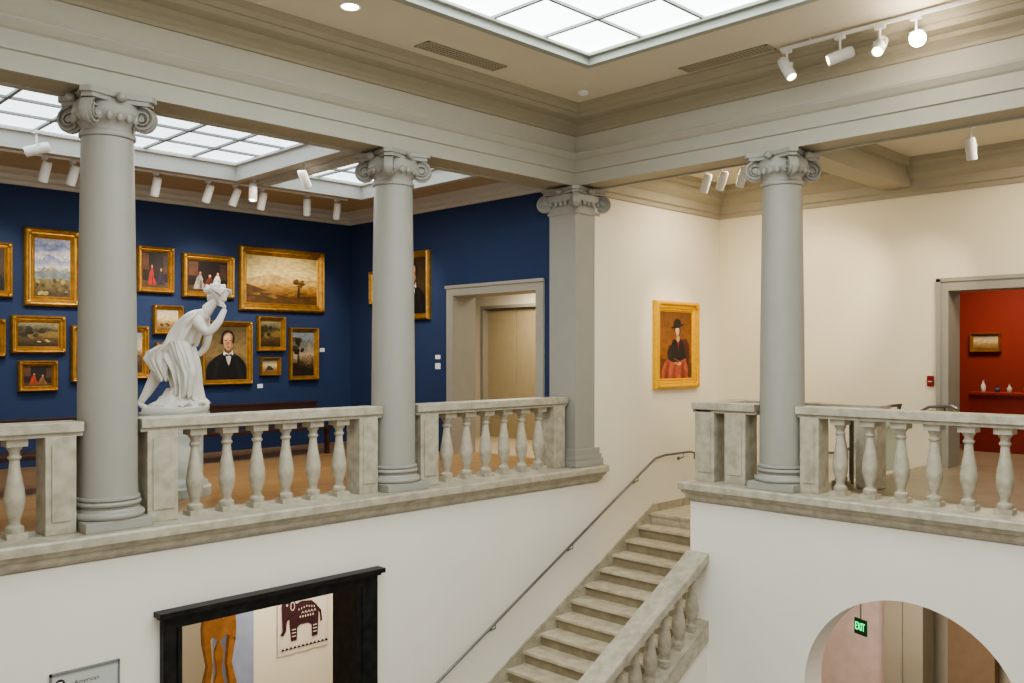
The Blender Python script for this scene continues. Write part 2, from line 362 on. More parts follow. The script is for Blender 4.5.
bal_x('greige stone balustrade ending at the column by the statue',-.3,2.96,[(2.64,2.9),(-.25,.0)],[2.43-.34*i for i in range(7)])
bal_x('greige stone balustrade in front of the marble statue',3.48,6.29,[(3.54,3.84),(5.97,6.23)],[4.07+.342*i for i in range(6)])
bal_x('greige stone balustrade running up to the corner pillar',6.81,9.55,[(6.87,7.15),(9.27,9.5)],[7.39+.338*i for i in range(6)])
bal_y('greige stone balustrade above the arched opening',-.6,5.02,[(4.74,4.97),(2.25,2.5),(-.5,-.25)],[4.54-.342*i for i in range(6)]+[2.05-.342*i for i in range(6)])
r=empty('balustrade',(10.2,6.2,0),label='short stone balustrade turning the corner at the stair head',cat='balustrade')
bm=bmesh.new(); rail_box(bm,5.55-6.2,6.44-6.2,'y',CX-10.2); rail_box(bm,CX-.12-10.2,10.75-10.2,'x',.085,z0=.874,z1=.996); rail_box(bm,4.35-6.2,6.42-6.2,'y',10.63-10.2,z0=.878,z1=1.003); mk('top_rail',bm,STONE,r)
for (cx_,cy0,cy1) in ((CX,6.12,6.4),(CX,5.68,5.97),(10.63,6.12,6.4),(10.63,4.4,4.66)):
    bm=bmesh.new(); bx(bm,(cx_-.13-10.2,cy0-6.2,.004),(cx_+.13-10.2,cy1-6.2,.88),0,.008); bx(bm,(cx_-.142-10.2,cy0+.05-6.2,.12),(cx_-.1-10.2,cy1-.05-6.2,.8),0,.004); mk('pedestal',bm,STONE,r)
for i in range(4): baluster((10.63-10.2,5.86-.32*i-6.2,.004),r)

# ---------------------------------------------------------------- stairs
SXT=11.34; LZ=-.85; RI=.165; TR=.313
r=empty('staircase',(SXT,7.3,LZ),label='beige limestone stair flight descending along the white wall',cat='staircase')
for i in range(18):
    x1=-TR*i; x0=-TR*(i+1); z=-RI*(i+1)
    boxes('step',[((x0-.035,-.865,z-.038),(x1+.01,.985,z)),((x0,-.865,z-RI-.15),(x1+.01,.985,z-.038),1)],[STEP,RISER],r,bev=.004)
boxes('floor_landing',[((SXT-.035,6.43,LZ-.04),(13.33,8.3,LZ)),((SXT,6.43,LZ-.2),(13.33,8.3,LZ-.04))],STEP,kind='structure')
r=empty('staircase',(12.05,6.1,LZ),label='short upper stair flight from landing to gallery floor',cat='staircase')
for j in range(4):
    boxes('step',[((-1.28,-.3*(j+1),.17*j-.08),(1.26,-.3*j+.02,.17*(j+1)))],STEP,r,bev=.006)
sl=RI/TR
def sz(x): return LZ-(SXT-x)*sl
def slab(name,x0,x1,y0,y1,ztop,zbot,m,**k):
    bm=bmesh.new()
    f=bm.faces.new([bm.verts.new((x,y0,z)) for x,z in ((x1,ztop(x1)),(x1,zbot(x1)),(x0,zbot(x0)),(x0,ztop(x0)))]); e=bmesh.ops.extrude_face_region(bm,geom=[f]); bmesh.ops.translate(bm,vec=(0,y1-y0,0),verts=[v for v in e['geom'] if isinstance(v,bmesh.types.BMVert)])
    return mk(name,bm,m,**k)
slab('wall_stair_side',5.6,9.6,6.16,6.41,lambda x:sz(x)-.2,lambda x:LOW,WALL,kind='structure')
slab('trim_stair_curb',5.6,9.6,6.13,6.43,lambda x:sz(x)+.05,lambda x:sz(x)-.2,STONE,kind='structure')
slab('trim_stair_skirting',5.6,11.42,8.272,8.302,lambda x:sz(x)+.1,lambda x:sz(x)-.3,STONE,kind='structure')
boxes('trim_landing_skirting',[((11.42,8.275,LZ),(13.33,8.305,LZ+.12)),((13.30,6.3,LZ),(13.335,8.275,LZ+.12))],STONE,kind='structure')
r=empty('stair_balustrade',(9.6,6.28,sz(9.6)),label='sloping stone balustrade descending beside the stairs',cat='balustrade')
bm=bmesh.new()
for hw,a,b in ((.12,.74,.79),(.16,.79,.90)):
    v=[]
    for x in (0,-4.0):
        for yy,zz in ((-hw,a),(hw,a),(hw,b),(-hw,b)): v.append(bm.verts.new((x,yy,x*sl+zz)))
    for q in ((0,1,2,3),(7,6,5,4),(0,4,5,1),(1,5,6,2),(2,6,7,3),(3,7,4,0)): bm.faces.new([v[i] for i in q])
bmesh.ops.bevel(bm,geom=bm.edges[:],offset=.008,segments=2,affect='EDGES')
mk('hand_rail',bm,STONE,r)
BM2=baluster_mesh(.76)
for i in range(13):
    x=-.15-.29*i; baluster((x,0,x*sl+.0),r,BM2)
def hx(x): return -2.31+(x-6.975)*.53
r=empty('wall_handrail',(9,8.3,-1),label='slim brushed metal handrail mounted on the white stair wall',cat='handrail')
bm=bmesh.new(); pts=[(6.3,8.2,hx(6.3)),(8,8.2,hx(8)),(11.15,8.2,hx(11.15)),(11.35,8.2,.0),(11.6,8.2,.03),(12.3,8.2,.03),(12.42,8.2,0.0),(12.42,8.2,-.1)]
tube(bm,[(a-9,b-8.3,c+1) for a,b,c in pts],.018,10); mk('rail_tube',bm,METAL,r,True)
for x in (6.5,7.9,9.4,10.9,12.1):
    z=hx(x) if x<11.2 else .03
    bm=bmesh.new(); tube(bm,[(x-9,-.1,z+1-.015),(x-9,-.1,z+1-.07),(x-9,-.04,z+1-.1),(x-9,-.0,z+1-.1)],.009,6)
    tube(bm,[(x-9,-.012,z+.9),(x-9,0,z+.9)],.03,10); mk('bracket',bm,METAL,r,True)
r=empty('wall_handrail',(13.33,5.2,.5),label='short metal handrail beside upper stair flight',cat='handrail')
bm=bmesh.new(); tube(bm,[(-.1,1.2,-.42),(-.1,.9,-.4),(-.1,-.4,.36),(-.1,-.7,.38),(-.1,-.78,.34)],.02,8); tube(bm,[(-.1,.3,-.08),(-.03,.3,-.12),(0,.3,-.12)],.01,6); tube(bm,[(-.1,-.6,.36),(-.03,-.6,.3),(0,-.6,.3)],.01,6)
mk('rail_tube',bm,METAL,r,True)
GL=bpy.data.materials.new('guard_glass'); GL.use_nodes=True; b=GL.node_tree.nodes['Principled BSDF']; b.inputs['Base Color'].default_value=(.72,.86,.82,1); b.inputs['Transmission Weight'].default_value=.85; b.inputs['Roughness'].default_value=.08
r=empty('glass_guard',(11.55,4.85,0),label='clear glass guard panel with metal rail at stair opening',cat='guard rail')
boxes('glass_panel',[((-.72,-.006,.06),(.72,.006,.82))],GL,r)
boxes('metal_post',[((-.76,-.02,0),(-.72,.02,.9))],METAL,r); boxes('metal_post',[((.72,-.02,0),(.76,.02,.9))],METAL,r)
bm=bmesh.new(); tube(bm,[(-.76,0,.92),(.8,0,.92)],.02,8); mk('rail_tube',bm,METAL,r,True)

# ---------------------------------------------------------------- paintings
def ell(cx,cy,rx,ry,n=18,a=0):
    return [(cx+rx*math.cos(2*math.pi*i/n)*math.cos(a)-ry*math.sin(2*math.pi*i/n)*math.sin(a),cy+rx*math.cos(2*math.pi*i/n)*math.sin(a)+ry*math.sin(2*math.pi*i/n)*math.cos(a)) for i in range(n)]
def pm(c): return mat('paint_%d_%d_%d'%c,c,.5,var=.3,scale=9)
def painting(wall,u,z,w,h,fw,base,shapes,label,gold=GOLD,plane=None,group=None,name='framed_painting'):
    if wall=='N': loc=(u,plane,z); rot=0
    else: loc=(plane,u,z); rot=-math.pi/2
    r=empty(name,loc,rot,label=label,cat='painting',group=group)
    bm=bmesh.new(); prof=[(0,0),(0,.04),(.05*fw,.06),(.14*fw,.085),(.24*fw,.095),(.34*fw,.088),(.40*fw,.062),(.46*fw,.055),(.6*fw,.058),(.70*fw,.048),(.76*fw,.036),(.84*fw,.044),(.92*fw,.03),(fw,.022)]
    R=[]
    for t,d in prof:
        a,b=w/2-t,h/2-t; R.append([bm.verts.new(p) for p in ((-a,-d,-b),(a,-d,-b),(a,-d,b),(-a,-d,b))])
    for q,s in zip(R,R[1:]):
        for k in range(4): bm.faces.new((q[k],q[(k+1)%4],s[(k+1)%4],s[k]))
    for sx in (-1,1):
        for sz_ in (-1,1):
            m=Matrix.Translation((sx*(w/2-fw*.4),-.075,sz_*(h/2-fw*.4)))@Matrix.Diagonal((fw*.28,.022,fw*.28,1)); bmesh.ops.create_icosphere(bm,subdivisions=2,radius=1,matrix=m)
    mk('frame',bm,gold,r)
    bm=bmesh.new(); a,b=w/2-fw+.005,h/2-fw+.005
    bx(bm,(-a,-.022,-b),(a,-.004,b),0)
    mats=[base]
    for i,(poly,c) in enumerate(shapes):
        m=pm(c)
        if m not in mats: mats.append(m)
        y=-.0232-.0005*i
        cl=[(max(-.5,min(.5,px)),max(-.5,min(.5,pz))) for px,pz in poly]
        f=bm.faces.new([bm.verts.new((px*2*a,y,pz*2*b)) for px,pz in cl]); f.material_index=mats.index(m)
    me=bpy.data.meshes.new('canvas'); bm.to_mesh(me); bm.free()
    for m in mats: me.materials.append(m)
    o=bpy.data.objects.new('canvas',me); C.objects.link(o); o.parent=r
    return r
WY=13.86
def NP(b,fw,base,shapes,label,gold=GOLD,**k):
    x0,x1=NX(b[0],WY),NX(b[2],WY); xc=(x0+x1)/2; pc=(b[0]+b[2])/2
    z1=ZZ(b[1],NX(pc,WY),WY); z0=ZZ(b[3],NX(pc,WY),WY)
    return painting('N',xc,(z0+z1)/2,x1-x0,(z1-z0)*.97,fw*.92,base,shapes,label,gold,plane=WY,group='gilt framed paintings on the blue gallery wall',**k)
def clumps(seed,n,x0,x1,y0,y1,rx,ry,cols):
    R=random.Random(seed); return [(ell(R.uniform(x0,x1),R.uniform(y0,y1),R.uniform(.5,1)*rx,R.uniform(.5,1)*ry,9,R.uniform(-.3,.3)),R.choice(cols)) for _ in range(n)]
skyL=landscape('painted_sky_valley',[(.0,(70,56,30)),(.25,(128,108,60)),(.38,(168,150,92)),(.44,(150,150,140)),(.5,(222,214,206)),(.62,(150,160,196)),(.72,(236,230,226)),(.84,(128,142,188)),(1,(190,190,206))],1,.2,3)
goldL=landscape('painted_golden_hills',[(.0,(84,54,18)),(.22,(140,96,40)),(.36,(184,138,66)),(.46,(222,186,112)),(.6,(240,216,146)),(1,(214,190,126))],2,.1)
darkL=landscape('painted_dark_grove',[(.0,(36,26,12)),(.35,(92,70,32)),(.5,(140,116,60)),(.65,(66,58,30)),(1,(150,140,104))],3)
dark2=landscape('painted_dark_scene',[(.0,(20,14,10)),(.5,(48,30,20)),(.8,(30,21,16)),(1,(24,17,13))],4)
brn=landscape('painted_brown_ground',[(.0,(44,30,18)),(.5,(74,54,34)),(1,(54,40,26))],5,.2,2)
river=landscape('painted_river',[(.0,(40,28,16)),(.3,(90,66,38)),(.5,(160,132,92)),(.62,(206,186,158)),(1,(130,138,150))],6)
pale=landscape('painted_pale',[(.0,(110,84,50)),(.4,(180,148,92)),(.6,(220,200,156)),(1,(190,184,166))],7)
skin=(200,150,112)
def bust(sk=skin,coat=(16,15,16),hair=(34,24,16)):
    sh_=tuple(int(c*.72) for c in sk); dk=tuple(int(c*.5) for c in sk)
    return [([(-.5,-.5),(-.49,-.3),(-.42,-.17),(-.28,-.08),(-.1,.0),(.16,.0),(.32,-.07),(.44,-.17),(.5,-.3),(.5,-.5)],coat),
      ([(-.3,-.5),(-.16,-.2),(-.08,-.02),(-.12,-.03),(-.26,-.16),(-.36,-.5)],(30,28,28)),([(.32,-.5),(.22,-.2),(.14,-.02),(.18,-.03),(.3,-.16),(.38,-.5)],(30,28,28)),
      ([(-.05,.02),(.12,.02),(.09,-.14),(.05,-.24),(.0,-.15)],(206,198,182)),([(-.07,.05),(-.09,-.03),(.0,-.06),(.03,.02)],(226,218,204)),([(.14,.05),(.16,-.03),(.06,-.06),(.04,.02)],(204,196,182)),
      ([(-.04,-.01),(.04,-.035),(.12,-.01),(.12,-.06),(.04,-.05),(-.04,-.07)],(14,12,12)),
      ([(-.06,.12),(.12,.12),(.12,.02),(.03,-.02),(-.06,.03)],dk),
      (ell(.03,.275,.165,.16),hair),
      ([(-.1,.2),(-.095,.28),(-.06,.35),(.03,.385),(.12,.35),(.155,.28),(.16,.2),(.14,.12),(.1,.065),(.05,.04),(.0,.045),(-.06,.09)],sh_),
      ([(-.085,.2),(-.075,.28),(-.04,.34),(.03,.37),(.08,.35),(.1,.28),(.1,.2),(.09,.12),(.05,.06),(.0,.06),(-.05,.1)],sk),
      (ell(-.02,.3,.05,.03,10),tuple(min(255,int(c*1.1)) for c in sk)),
      ([(-.16,.17),(-.13,.3),(-.09,.3),(-.08,.16)],hair),([(.155,.16),(.18,.3),(.14,.32),(.13,.2)],hair),
      (ell(-.03,.232,.03,.013,8),dk),(ell(.085,.232,.028,.013,8),dk),(ell(-.025,.23,.012,.008,8),(30,20,16)),(ell(.08,.23,.012,.008,8),(30,20,16)),
      ([(.03,.235),(.065,.165),(.04,.155),(.015,.165)],sh_),(ell(.035,.115,.042,.009,8),(140,78,62)),(ell(.035,.095,.03,.006,8),sh_)]
def group_fig(cols):
    s=[([(-.5,-.5),(-.5,-.3),(.5,-.34),(.5,-.5)],(84,60,34)),([(-.48,.0),(-.48,.45),(-.25,.45),(-.25,.0)],(96,60,40)),([(.3,-.1),(.3,.4),(.46,.4),(.46,-.1)],(70,48,34))]
    for i,(x,c) in enumerate(cols):
        lo=-.1 if i%2 else -.02
        s+=[([(x-.15,-.42),(x-.1,-.2),(x-.07,-.04+lo),(x-.02,.06+lo),(x+.05,.05+lo),(x+.09,-.08+lo),(x+.08,-.2),(x+.16,-.3),(x+.18,-.42)],c),
            ([(x,-.4),(x+.02,-.12),(x+.05,-.12),(x+.07,-.4)],tuple(int(v*.7) for v in c)),(ell(x+.01,.12+lo,.042,.065,10),(50,34,24)),(ell(x+.02,.11+lo,.03,.05,10),skin)]
    return s
NP((-45,240,12,298),.11,brn,bust(),'portrait of dark coated sitter in a heavy gilt frame')
NP((23,228,80,308),.16,skyL,[([(-.5,-.12),(-.3,-.05),(-.1,-.1),(.1,-.03),(.3,-.08),(.5,-.04),(.5,-.2),(-.5,-.2)],(120,130,130))]+clumps(3,16,-.5,.5,-.45,-.2,.09,.05,[(74,70,34),(110,94,48),(60,52,30),(156,136,78)]),'large landscape with clouded sky in ornate gilt frame')
NP((136,246,173,294),.1,dark2,group_fig([(-.15,(156,44,30)),(.2,(50,38,60))]),'small dark interior scene with red figure, gilt frame')
NP((181,254,233,299),.12,dark2,group_fig([(-.22,(166,156,140)),(.02,(110,52,36)),(.22,(226,218,204))]),'interior scene with figures in pale dress, gilt frame')
NP((238,248,323,313),.16,goldL,[([(-.5,-.02),(-.35,.06),(-.15,.13),(.05,.05),(.3,.02),(.5,.04),(.5,-.06),(-.5,-.08)],(196,164,104)),([(-.5,-.5),(-.5,-.1),(-.3,-.2),(-.1,-.3),(.1,-.36),(.5,-.3),(.5,-.5)],(92,62,26))]+clumps(5,18,-.45,.45,-.42,-.26,.08,.03,[(70,50,20),(120,84,34),(150,112,52)])+[([(.2,-.34),(.22,-.14),(.24,-.14),(.24,-.34)],(60,40,20))]+clumps(8,9,.16,.32,-.14,.02,.05,.04,[(110,82,34),(88,64,28)]),'wide golden mountain landscape in wide gilt frame')
NP((10,315,65,354),.11,darkL,clumps(11,16,-.5,.1,-.2,.3,.12,.12,[(52,46,22),(80,70,32),(40,34,18)])+clumps(12,5,0,.4,-.3,-.2,.06,.04,[(180,150,90),(200,180,130)]),'dark wooded landscape in gilt frame')
NP((-30,318,5,358),.1,brn,[],'small brown toned painting in gilt frame')
NP((17,360,57,392),.09,dark2,group_fig([(-.15,(160,60,30)),(.15,(130,90,50))]),'small dark genre scene in gilt frame')
NP((70,325,105,383),.11,pale,[],'warm pale landscape in gilt frame behind the column')
NP((110,325,148,380),.11,river,[([(-.5,-.5),(-.5,.1),(-.3,.0),(-.1,-.3),(.5,-.4),(.5,-.5)],(60,44,26))],'river landscape in gilt frame behind the column')
NP((152,305,182,335),.08,pale,clumps(21,6,-.4,.4,-.4,-.2,.1,.07,[(90,76,40),(70,56,34)]),'small pale landscape in gilt frame')
NP((154,342,182,376),.08,river,[],'small river scene in gilt frame behind the statue')
NP((200,320,251,386),.1,landscape('portrait_olive',[(0,(70,56,34)),(.45,(140,116,74)),(.7,(124,104,66)),(1,(84,70,44))],14,.15,2),bust(),'portrait of a person in black coat and white shirt')
NP((256,316,284,352),.09,darkL,clumps(31,9,-.45,.0,-.1,.3,.14,.12,[(52,46,22),(40,34,18)]),'small dark wooded landscape in gilt frame')
NP((259,357,279,376),.06,pale,[([(-.3,-.3),(-.1,.1),(.1,.0),(.3,-.3)],(60,44,30))],'tiny landscape in gilt frame')
NP((288,327,317,381),.09,landscape('painted_tall_tree',[(.0,(30,22,12)),(.3,(84,62,34)),(.5,(196,172,134)),(.7,(120,120,112)),(1,(140,150,164))],9),[([(-.5,-.5),(-.5,-.2),(.0,-.3),(.5,-.35),(.5,-.5)],(40,32,18)),([(-.3,-.4),(-.26,.1),(-.2,.1),(-.2,-.4)],(40,28,16))]+clumps(41,10,-.45,.0,.0,.38,.17,.09,[(56,48,24),(40,34,18),(84,70,34)]),'tall narrow landscape in gilt frame')
painting('E',12.0,ZZ(286,9.6,12.0),.98,1.17,.11,brn,bust(),'portrait of dark coated sitter on blue wall in gilt frame',plane=9.6)
painting('E',12.95,ZZ(288,9.6,12.95),.42,.6,.08,dark2,[],'small dark painting in gilt frame behind column',plane=9.6)
x0,x1=11.40,12.62
lady=[([(-.5,-.5),(-.5,-.2),(.5,-.28),(.5,-.5)],(96,52,26)),
 ([(.1,-.5),(.1,-.1),(.16,.08),(.32,.1),(.42,.0),(.42,-.5)],(84,34,20)),
 ([(-.46,-.5),(-.44,-.38),(-.34,-.24),(-.2,-.19),(.1,-.14),(.3,-.2),(.36,-.34),(.38,-.5)],(178,84,58)),
 ([(-.36,-.5),(-.3,-.32),(-.22,-.24),(-.2,-.32),(-.26,-.5)],(140,62,44)),([(-.12,-.5),(-.08,-.3),(.0,-.22),(.0,-.5)],(148,64,46)),([(.16,-.5),(.16,-.3),(.24,-.24),(.28,-.5)],(130,56,42)),
 ([(-.24,-.2),(-.17,-.02),(-.09,.09),(.02,.07),(.1,.11),(.22,.05),(.28,-.08),(.3,-.2),(.12,-.24),(-.06,-.2)],(22,15,18)),
 ([(-.24,-.22),(-.27,-.1),(-.2,.01),(-.15,-.06),(-.15,-.18),(.1,-.26),(.08,-.3)],(36,22,24)),
 (ell(.08,-.28,.07,.024,10),(214,158,120)),(ell(-.02,-.27,.05,.02,10),(200,146,110)),
 ([(.0,.08),(.01,.17),(.08,.17),(.1,.08),(.05,.02)],(206,156,120)),
 (ell(.045,.21,.085,.085),(48,28,18)),([(-.03,.22),(-.02,.27),(.06,.28),(.09,.23),(.085,.17),(.05,.13),(.01,.125),(-.02,.17)],(222,172,136)),
 ([(-.17,.26),(-.12,.245),(.05,.255),(.22,.3),(.25,.33),(.15,.31),(.12,.38),(.02,.4),(-.06,.35),(-.08,.285)],(18,14,16)),
 (ell(.0,.215,.012,.006,8),(50,30,22)),(ell(.055,.215,.012,.006,8),(50,30,22)),([(.02,.215),(.03,.18),(.01,.18)],(186,132,100)),(ell(.022,.155,.02,.006,8),(166,62,52)),
 ([(.03,.05),(.07,.05),(.06,-.08)],(170,44,34))]
painting('N',(x0+x1)/2,1.76,x1-x0,1.4,.17,landscape('lady_ground',[(0,(120,66,24)),(.5,(150,90,34)),(1,(112,70,30))],11,.2,2),lady,'portrait of a person in black hat and coral skirt',gold=GOLD2,plane=8.3)
painting('E',5.2,1.82,.5,.34,.05,pale,[],'small landscape on red wall',plane=17)
# ---------------------------------------------------------------- wall labels, alarm
def wlabel(x,y,z,wall,w=.1,h=.07,m=WHITEP):
    if wall=='N': boxes('wall_label',[((x-w/2,y-.006,z-h/2),(x+w/2,y,z+h/2))],m,label='small white caption card on the wall',cat='label')
    else: boxes('wall_label',[((x-.006,y-w/2,z-h/2),(x,y+w/2,z+h/2))],m,label='small white caption card on the wall',cat='label')
for b in ((183,383),(260,386),(322,350),(90,395)):
    x=NX(b[0],WY); wlabel(x,WY,ZZ(b[1],x,WY),'N')
for (px,py,h) in ((438,357,.07),(438,366,.1)):
    y=EY(px,9.6); wlabel(9.6,y,ZZ(py,9.6,y),'E',.13,h)
y=EY(931,13.33); z=ZZ(381,13.33,y)
r=empty('fire_alarm',(13.33,y,z),label='small red fire alarm pull station on cream wall',cat='fire alarm')
boxes('housing',[((-.04,-.045,-.075),(0,.045,.075))],mat('alarm_red',(130,20,20),.4),r,bev=.008); boxes('pull_lever',[((-.05,-.025,-.012),(-.038,.025,.0))],WHITEP,r)
# ---------------------------------------------------------------- spots
def basemesh(bm,mats,smooth=True):
    me=bpy.data.meshes.new('m'); bmesh.ops.recalc_face_normals(bm,faces=bm.faces); bm.to_mesh(me); bm.free()
    for m in mats: me.materials.append(m)
    if smooth:
        for p in me.polygons: p.use_smooth=True
        me.set_sharp_from_angle(angle=math.radians(40))
    return me
bm=bmesh.new(); lathe(bm,[(.03,.145),(.05,.14),(.058,.12),(.06,.1),(.06,-.12),(.056,-.13),(.05,-.13),(.048,-.10)],n=20); SB=basemesh(bm,[WHITEP])
bm=bmesh.new(); lathe(bm,[(.047,-.112),(.047,-.108)],n=20); SLn=basemesh(bm,[LAMP])
bm=bmesh.new(); lathe(bm,[(.02,-.175),(.045,-.168),(.065,-.15),(.075,-.13)],n=24); SLb=basemesh(bm,[LAMPB])  # lit lens swollen into a wide dome to imitate the lamp's glare
def spot(loc,aim,ztop,label='white cylindrical track spotlight under the ceiling',grp='track spotlights',lens=SLn):
    r=empty('track_spotlight',loc,label=label,cat='spotlight',group=grp)
    d=Vector(aim).normalized(); q=(-d).to_track_quat('Z','Y').to_euler()
    for nm,me in (('lamp_head',SB),('lens',lens)):
        o=bpy.data.objects.new(nm,me); C.objects.link(o); o.parent=r; o.rotation_euler=q
    bm=bmesh.new(); tube(bm,[(0,0,.05),(0,0,ztop-loc[2])],.012,8); bx(bm,(-.025,-.05,ztop-loc[2]-.035),(.025,.05,ztop-loc[2]-.001)); bx(bm,(-.012,-.065,-.02),(.012,.065,.06))
    mk('stem',bm,WHITEP,r)
SPY=12.5
gal=[(45,162),(73,166),(156,178),(208,185),(235,181),(262,193),(307,200),(337,204)]
for i,(px,py) in enumerate(gal):
    x=NX(px,SPY); spot((x,SPY,3.98),(random.uniform(-.25,.25),.35,-1),4.174)
spot((NX(15,12.0),11.2,3.98),(-.8,.3,-.3),4.2); spot((NX(253,12.1),12.1,4.02),(.1,.2,-1),4.2); spot((6.6,10.6,4.0),(.5,.3,-.6),4.2)
boxes('lighting_track',[((1.5,SPY-.018,4.175),(8.6,SPY+.018,4.2))],WHITEP,label='long white lighting track on the gallery ceiling',cat='lighting track')
TX=9.03
boxes('lighting_track',[((TX-.02,.5,4.94),(TX+.02,4.85,4.97))],WHITEP,label='white lighting track suspended beneath the hall ceiling',cat='lighting track')
for yy in (4.5,2.6,.8):
    boxes('track_hanger',[((TX-.01,yy-.01,4.97),(TX+.01,yy+.01,5.0))],WHITEP,label='small white hanger holding the lighting track',cat='hanger')
for px,aim,l in ((787,(-.15,-.5,-.8),SLn),(840,(-.6,.8,-.35),SLn),(880,(-.7,-.1,-.6),SLn),(916,(-.85,-.45,-.42),SLb)):
    y=EY(px,TX); spot((TX,y,4.73),aim,4.939,lens=l,grp='hall track spotlights')
for (px,xx) in ((706,11.2),(722,11.2),(742,11.2)):
    y=EY(px,xx); spot((xx,y,4.1),(.2,.5,-1),4.394,grp='east gallery track spotlights')
boxes('lighting_track',[((11.18,5.7,4.395),(11.22,8.0,4.42))],WHITEP,label='white lighting track above the stair landing',cat='lighting track')
spot((11.6,EY(971,11.6),4.1),(.3,0,-1),4.394,grp='east gallery track spotlights')
boxes('lighting_track',[((11.58,2.0,4.395),(11.62,4.6,4.42))],WHITEP,label='white lighting track near the red room doorway',cat='lighting track')
r=empty('recessed_downlight',(5.03,7.26,5.0),label='round recessed downlight in cream ceiling',cat='downlight')
bm=bmesh.new(); lathe(bm,[(.11,-.003),(.105,-.012),(.085,-.01),(.08,-.002)],n=28); mk('trim_ring',bm,WHITEP,r,True)
bm=bmesh.new(); lathe(bm,[(.08,-.013),(.08,-.009)],n=28); mk('lens',bm,LAMP,r)
def vent(c,lx,ly):
    r=empty('air_vent',(c[0],c[1],5.0),label='long perforated metal air grille set in the ceiling',cat='vent')
    boxes('vent_frame',[((-lx/2,-ly/2,-.012),(lx/2,-ly/2+.02,0)),((-lx/2,ly/2-.02,-.012),(lx/2,ly/2,0)),((-lx/2,-ly/2,-.012),(-lx/2+.02,ly/2,0)),((lx/2-.02,-ly/2,-.012),(lx/2,ly/2,0)),((-lx/2,-ly/2,-.002),(lx/2,ly/2,-.001),1)],[TRIM,BLACKP],r)  # black backing sheet stands in for the shade inside the duct
    L=[]; n=int(lx/.05)
    for i in range(n): L.append(((-lx/2+.02+i*.05,-ly/2,-.009),(-lx/2+.045+i*.05,ly/2,-.004)))
    n=int(ly/.05)
    for i in range(n): L.append(((-lx/2,-ly/2+.02+i*.05,-.0095),(lx/2,-ly/2+.04+i*.05,-.0045)))
    boxes('grille',L,TRIM,r)
vent((6.78,7.58),1.2,.24); vent((8.97,5.5),.22,1.15)
bm=bmesh.new(); lathe(bm,[(.07,0),(.07,-.02),(.05,-.04),(.02,-.045)],n=24); mk('smoke_detector',bm,WHITEP,loc=(8.8,7.5,5.0),smooth=True,label='small round white smoke detector on ceiling',cat='smoke detector')

# ---------------------------------------------------------------- benches
def bench(x,y,L,rot=0):
    r=empty('bench',(x,y,0),rot,label='dark brown wooden gallery bench with low back',cat='bench',group='gallery benches')
    boxes('seat',[((-L/2,-.25,.40),(L/2,.25,.46))],BENCH,r,bev=.01)
    boxes('backrest',[((-L/2,.2,.6),(L/2,.25,.80)),((-L/2-.02,.19,.80),(L/2+.02,.26,.84)),((-L/2,.2,.46),(-L/2+.05,.25,.6)),((L/2-.05,.2,.46),(L/2,.25,.6))],BENCH,r,bev=.005)
    for sx in (-L/2+.06,L/2-.06):
        for sy in (-.2,.2): boxes('leg',[((sx-.03,sy-.03,0),(sx+.03,sy+.03,.4))],DARKWOOD,r)
bench(7.0,12.6,2.4); bench(3.0,11.3,2.0)

# ---------------------------------------------------------------- statue
bm=bmesh.new(); lathe(bm,[(.40,0),(.40,.1),(.37,.12),(.36,.16),(.33,.18),(.31,.22),(.31,.78),(.33,.80),(.34,.84),(.37,.87),(.38,.9),(.38,.95)],n=40)
mk('pedestal',bm,PED,loc=(4.48,9.93,.001),smooth=True,label='round pale veined marble pedestal beneath the statue',cat='pedestal')
S=empty('statue',(4.48,9.93,.953),-math.pi/4,label='white marble statue of a stooping draped figure, hand raised to ear',cat='statue')
def pr(px,py,d=0): return ((px-175)/87.6,d,(410-py)/87.6)
bm=bmesh.new()
n=64
prof=[(.36,.0),(.37,.03),(.36,.06),(.34,.07),(.33,.09),(.29,.12),(.26,.15),(.21,.2),(.15,.25),(.08,.28),(.02,.29)]
rr=[]
for k,(r_,z) in enumerate(prof):
    ring=[]
    for i in range(n):
        a=2*math.pi*i/n; x=r_*math.cos(a); yy=.85*r_*math.sin(a)
        m=1+((.22*noise.noise((x*8,yy*8,z*9))+.1*noise.noise((x*20,yy*20,z*20))) if k>3 else 0); off=.06*noise.noise((x*12+5,yy*12,z)) if k>3 else 0
        ring.append(bm.verts.new((x*m+(.08*min(1,k/6)),yy*m,z+off)))
    rr.append(ring)
for a,b in zip(rr,rr[1:]):
    for i in range(n): bm.faces.new((a[i],a[(i+1)%n],b[(i+1)%n],b[i]))
bm.faces.new(rr[0][::-1]); bm.faces.new(rr[-1]); mk('rock_base',bm,MARB,S,True)
def skin_obj(name,verts,edges,radii,parent,mt,root=0,sub=2):
    me=bpy.data.meshes.new(name); me.from_pydata(verts,edges,[]); me.materials.append(mt)
    o=bpy.data.objects.new(name,me); C.objects.link(o); o.parent=parent
    sk=o.modifiers.new('skin','SKIN'); sk.use_smooth_shade=True
    for i,sv in enumerate(me.skin_vertices[0].data):
        sv.radius=(radii[i],radii[i]) if not isinstance(radii[i],tuple) else radii[i]
        sv.use_root=(i in (root if isinstance(root,(list,tuple)) else [root]))
    s=o.modifiers.new('sub','SUBSURF'); s.levels=sub; s.render_levels=sub
    return o
V=[pr(174,350),pr(178,338),pr(186,326),pr(197,316),pr(206,310),pr(211,304),pr(215,300),pr(218,296),
   pr(201,318,-.15),pr(214,333,-.2),pr(224,321,-.17),pr(228,307,-.09),
   pr(198,315,.15),pr(203,333,.2),pr(200,347,.18),pr(193,355,.14),
   pr(181,355,-.09),pr(196,369,-.13),pr(190,392,-.13),pr(200,400,-.13),
   pr(168,356,.06),pr(158,372,.0),pr(149,390,-.03),pr(141,403,-.05)]
